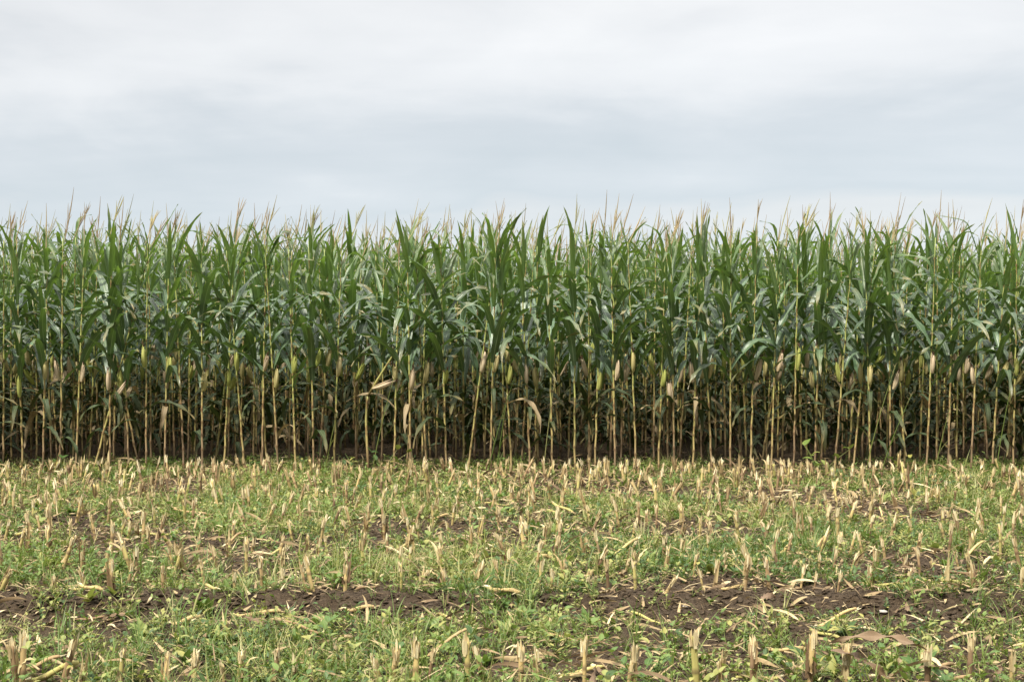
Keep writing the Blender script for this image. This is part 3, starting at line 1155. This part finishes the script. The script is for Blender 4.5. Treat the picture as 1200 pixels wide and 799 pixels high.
def where(x, y):
    """the stub nearest to a spot, and on which side of it the spot lies"""
    best = None
    for r, ps in stub_pos.items():
        for k, (sx, sy) in enumerate(ps):
            dd = (sx - x) ** 2 + ((sy - y) * 0.8) ** 2
            if best is None or dd < best[0]:
                best = (dd, r, k, len(ps), sx, sy)
    _, r, k, n, sx, sy = best
    if abs(y - sy) > 1.3 * abs(x - sx):
        rel = 'behind' if y > sy else 'in front of'
    else:
        rel = 'right of' if x > sx else 'left of'
    return f'{rel} {place_name(k, n).replace(" from ", " stub from ")}, {row_names[r]} row'


def take(desc, x, y):
    lab = f'{desc} {where(x, y)}'
    if lab in used_labels:
        return None
    used_labels.add(lab)
    return lab


def piece_geo(k):
    q = random.Random(1100 + k)
    L = q.uniform(0.09, 0.30)
    r = q.uniform(0.007, 0.012)
    n = 7
    t = np.linspace(-0.5, 0.5, n)
    P = np.stack([t * L, q.uniform(-0.025, 0.025) * L * np.cos(t * 3), 0.01 * np.sin(t * 5)], 1)
    rr = r * np.array([0.95, 1.0, 1.25 if k % 2 else 1.0, 1.0, 1.0, 1.2 if k % 3 == 0 else 1, 0.9])
    mk = np.array([0, 0, 0.7 if k % 2 else 0, 0, 0, 0.7 if k % 3 == 0 else 0, 0])
    rind = tube(P, rr, 8, True, mk, oval=q.uniform(0.6, 1.0))
    fr = []
    for i in range(12):
        e = 1 if i % 2 else -1
        a = q.uniform(0, 6.28)
        b = blade(q.uniform(0.02, 0.05), q.uniform(0.004, 0.009), 0, q.uniform(-20, 40), 1.4, nseg=4, nc=3, prof='strip', twist=q.uniform(-60, 60))
        fr.append(b.moved(TRS((e * (L / 2 - 0.012), P[0 if e < 0 else -1][1], 0), (0, e * math.pi / 2, 0)) @ TRS((r * 0.7 * math.cos(a), r * 0.7 * math.sin(a), 0), (0, 0, a))))
    return rind, join(fr), L


PIECEG = [piece_geo(k) for k in range(10)]
PIECEM = [(mesh('piece_rind', a, STUB), mesh('piece_ends', b, PITH)) for a, b, L in PIECEG]


def stalk_piece(x, y, az, q, k=None, tilt=0.0, sc=1.0, label=None):
    k = q.randrange(10) if k is None else k
    L = PIECEG[k][2] * sc
    lab = label or take(('long' if L > 0.22 else 'short' if L < 0.13 else 'tan') + ' cut stalk piece lying', x, y)
    if not lab:
        return None
    t = thing('stalk_piece', lab, 'stalk piece', (x, y, gz1(x, y) + 0.022 + abs(math.sin(tilt)) * L * 0.5), (0, tilt, az), 'cut stalk pieces on the ground')
    child(PIECEM[k][0], 'rind', t, sc=sc)
    child(PIECEM[k][1], 'frayed_end', t, sc=sc)
    return t


def scrap_geo(k):
    q = random.Random(1200 + k)
    b = blade(q.uniform(0.10, 0.26), q.uniform(0.025, 0.05), q.uniform(60, 80), q.uniform(-10, 60), 1.2, kink=(q.uniform(0.3, 0.7), q.uniform(-50, 50)), fold=q.uniform(-0.6, 0.6), wave=0.012, wf=q.uniform(2, 5), twist=q.uniform(-120, 120), side=q.uniform(-0.2, 0.2), nseg=12, nc=5, prof='maize')
    c = b.V.mean(0)
    b.V = b.V - np.array([c[0], c[1], b.V[:, 2].min()])
    return b


SCRAPG = [scrap_geo(k) for k in range(12)]
SCRAPM = {'tan': [mesh('dry_leaf', g, LEAF_DRY) for g in SCRAPG], 'brown': [mesh('dry_leaf', g, LEAF_BROWN) for g in SCRAPG], 'cream': [mesh('dry_leaf', g, STRAW) for g in SCRAPG]}


def dry_leaf(x, y, az, q, col=None, sc=1.0):
    col = col or q.choice(['tan', 'tan', 'cream', 'brown'])
    lab = take(f'curled {col} dry husk leaf lying', x, y)
    if not lab:
        return None
    o = obj('dry_leaf', q.choice(SCRAPM[col]))
    o.location = (x, y, gz1(x, y) + 0.004)
    o.rotation_euler = (q.gauss(0, 0.2), q.gauss(0, 0.15), az)
    o.scale = (sc, sc, sc)
    return tag(o, lab, 'dry leaf', 'dry husk leaves on the ground')


q = random.Random(17)
# the big ones the photograph shows
x, d = at(62, 6.0), 6.0
stalk_piece(x, d, 0.05, q, 3, -0.28, 1.25, 'thick fallen stalk piece propped on a stub near the left edge of the nearest row')
for (p, yy, az, k, tl) in ((45, 792, 0.5, 1, -0.2), (215, 732, 0.35, 4, -0.1), (520, 775, 0.7, 5, -0.3), (925, 766, -0.1, 6, 0.05), (980, 738, 0.5, 2, -0.2), (300, 716, 0.2, 7, 0),
                         (240, 668, 0.6, 8, -0.2), (272, 640, 0.9, 3, -0.4), (330, 640, -0.6, 2, 0.2), (470, 648, 0.6, 1, -0.2), (750, 632, 0.05, 5, 0), (730, 655, 0.7, 0, -0.3),
                         (960, 648, 0.8, 6, -0.4), (920, 650, 0.7, 4, -0.3), (1140, 655, 0.7, 2, -0.3), (1180, 640, 0.8, 9, -0.3), (660, 605, -0.8, 7, 0.3), (590, 705, -0.6, 3, 0.1),
                         (860, 690, 0.2, 9, 0), (420, 712, 0.1, 8, 0), (120, 716, 0.2, 5, 0), (1040, 690, -0.3, 0, 0)):
    d = row_of(yy)
    stalk_piece(at(p, d), d, az, q, k, tl, q.uniform(0.9, 1.2))
n = 0
for _ in range(400):
    if n >= 45:
        break
    d = q.uniform(5.9, 12.4)
    if stalk_piece(at(q.uniform(10, 1190), d), d, q.uniform(0, 6.28), q, tilt=q.gauss(0, 0.15), sc=q.uniform(0.7, 1.1)):
        n += 1
n = 0
for _ in range(600):
    if n >= 130:
        break
    d = q.uniform(5.8, 12.6)
    if dry_leaf(at(q.uniform(10, 1190), d), d, q.uniform(0, 6.28), q, sc=q.uniform(0.5, 1.0)):
        n += 1

# the long brown leaf stretched between two stubs at the lower right
x, d = at(1088, 5.93), 5.92
for (g, lab, rz, zz) in ((blade(0.42, 0.05, 62, 42, 0.9, fold=0.35, wave=0.014, wf=3, twist=-50, side=0.02, nseg=20, nc=7), 'long brown dried leaf arching left from the stub near the right edge', math.pi + 0.08, 0.17),
                       (blade(0.30, 0.045, 95, 40, 0.8, fold=0.4, wave=0.012, wf=3, twist=80, nseg=18, nc=7), 'brown dried leaf sagging to the ground, right of a frayed stub of the nearest row', 0.1, 0.16)):
    px_ = 1086 if rz > 1 else 975
    o = obj('dry_leaf', mesh('long_dry_leaf', g, LEAF_BROWN))
    o.location = (at(px_, 5.9), 5.9, gz1(at(px_, 5.9), 5.9) + zz)
    o.rotation_euler = (0, 0, rz)
    tag(o, lab, 'dry leaf', 'dry husk leaves on the ground')

# weeds large enough to tell apart
HERB = [herb_proto(40 + k, 4, 0.055, 0.032, 0.15, False, 5) for k in range(8)]
TALL = [herb_proto(60 + k, 1, 0.05, 0.022, 0.30, False, 5) for k in range(6)]


def split_mi(g, k):
    Q = g.Q[g.mi == k]
    idx = np.unique(Q)
    mp_ = np.zeros(len(g.V), int)
    mp_[idx] = np.arange(len(idx))
    return Geo(g.V[idx], mp_[Q], g.uv[idx], g.a[idx] * 0.25)


HERBM = [(mesh('weed_foliage', split_mi(g, 0), WEED), mesh('weed_stem', split_mi(g, 1), GRASS)) for g in HERB + TALL]


def weed(x, y, k, q, sc=1.0, label=None):
    lab = label or take(('bushy green weed' if k < 8 else 'slender upright weed') + ' growing', x, y)
    if not lab:
        return None
    t = thing('weed_plant', lab, 'weed', (x, y, gz1(x, y)), (q.gauss(0, 0.1), q.gauss(0, 0.1), q.uniform(0, 6.28)), 'larger weeds among the stubble')
    child(HERBM[k][0], 'foliage', t, sc=sc)
    child(HERBM[k][1], 'stem', t, sc=sc)
    return t


for (p, yy, k, sc) in ((150, 800, 0, 1.0), (175, 790, 2, 1.1), (235, 712, 3, 0.9), (375, 758, 1, 1.0), (560, 775, 4, 1.1), (580, 745, 8, 1.2), (650, 770, 5, 1.1), (690, 765, 6, 1.0), (985, 812, 9, 1.0),
                     (1012, 812, 10, 1.2), (1105, 740, 11, 1.0), (1160, 690, 7, 1.2), (690, 697, 0, 1.2), (660, 692, 3, 1.1), (550, 640, 1, 1.2), (770, 790, 2, 1.1), (380, 770, 6, 1.2), (955, 724, 12, 1.0)):
    d = row_of(yy)
    weed(at(p, d), d, k, q, sc)
n = 0
for _ in range(900):
    if n >= 110:
        break
    d = q.choice([q.uniform(5.6, 6.9), q.uniform(5.6, 6.9), q.uniform(8.2, 11.5)])
    x = at(q.uniform(5, 1195), d)
    if bare(np.array([x]), np.array([d]))[0] < 0.4 and weed(x, d, q.randrange(14) if q.random() < 0.4 else q.randrange(8), q, q.uniform(0.6, 1.1)):
        n += 1
# leafy weeds at the foot of the standing maize
for (p, sc, wh) in ((64, 1.6, 'at the foot of the maize near the left edge'), (150, 1.2, 'at the foot of the maize left of the snapped plant'), (302, 1.5, 'against the dark maize left of the middle'),
                   (417, 1.5, 'just left of the snapped maize plant'), (447, 1.9, 'just right of the snapped maize plant'), (750, 1.2, 'at the foot of the maize right of the middle'),
                   (962, 2.1, 'tallest at the foot of the maize on the right'), (1063, 1.7, 'at the foot of the maize under the leaning grass stems'), (1150, 1.2, 'at the foot of the maize near the right edge')):
    d = D1 - 0.35
    weed(at(p, d), d, q.randrange(8), q, sc, f'bushy green weed {wh}')

# tall thin grass stems leaning in front of the maize
for i, (p0, y0, p1, y1, wh) in enumerate(((436, 527, 462, 442, 'across the snapped maize plant'), (572, 527, 609, 425, 'farthest right of the pair left of the middle'), (582, 537, 595, 462, 'short, at the foot of the longer one'),
                                       (637, 532, 650, 445, 'alone right of the middle'), (1015, 533, 1048, 428, 'longest on the right'), (1033, 538, 1067, 462, 'beside the longest on the right'),
                                       (1096, 520, 1113, 473, 'shortest near the right edge'), (1168, 520, 1188, 430, 'closest to the right edge'), (381, 512, 396, 482, 'left of the snapped maize plant'))):
    d = D1 - 0.3
    x0, x1, z1 = at(p0, d), at(p1, d), CAM_H + (HORIZON - y1) / FPX * d
    zg = gz1(x0, d)
    t = thing('grass_stem', f'tall yellowish grass stem leaning right, {wh}', 'grass stem', (x0, d, zg), (0, 0, 0), 'leaning grass stems before the maize')
    s = np.linspace(0, 1, 8)
    P = np.stack([(x1 - x0) * s ** 1.25, -0.05 * s, (z1 - zg) * s - 0.02 * (s == 0)], 1)
    child(mesh('grass_stem', tube(P, 0.006 - 0.0035 * s, 5), GRASS), 'stem', t)
    hs_ = [blade(0.05, 0.007, 10, 30, 1.5, nseg=4, nc=3, prof='strip').moved(TRS(P[-1] - (P[-1] - P[-2]) * (j * 0.12), (0, 0.3, j * 2.2)), 0.4 + 0.05 * j) for j in range(9)]
    child(mesh('seed_head', join(hs_), STRAW), 'seed_head', t)
    lf = blade(0.35, 0.012, 25, 70, 1.5, nseg=10, nc=3, prof='strip')
    child(mesh('grass_leaf', lf, GRASS), 'leaf', t, P[2], (0, 0, 2.6 * (i % 3)))


# a few pale stones on the track
def stone_geo(k):
    g = np.random.default_rng(1500 + k)
    t = np.linspace(0, 1, 7)
    c = tube(np.stack([0 * t, 0 * t, -0.7 + 1.4 * t], 1), np.sqrt(np.clip(1 - (2 * t - 1) ** 2, 0.05, 1)), 10, True)
    c.V *= np.array([1.3, 1.0, 0.75]) * (1 + 0.12 * g.normal(size=(len(c.V), 1)))
    return c


for i, (p, yy, s, lab) in enumerate(((1036, 711, 0.019, 'pale rounded stone on the bare track toward the right'), (1100, 711, 0.012, 'small white stone on the bare track, rightmost of the stones'),
                                  (803, 711, 0.014, 'small pale stone at the far side of the wheel track right of the middle'), (1077, 684, 0.020, 'grey stone at the upper edge of the track under the right-hand stubs'))):
    d = row_of(yy)
    o = obj('stone', mesh('stone', stone_geo(i), STONE))
    o.location = (at(p, d), d, gz1(at(p, d), d) + s * 0.4)
    o.scale = (s, s, s)
    o.rotation_euler = (0.2 * i, 0.1, i)
    tag(o, lab, 'stone', 'stones on the track')

print('plants', NF * 5 - 4, 'stubs', N_STUBS)
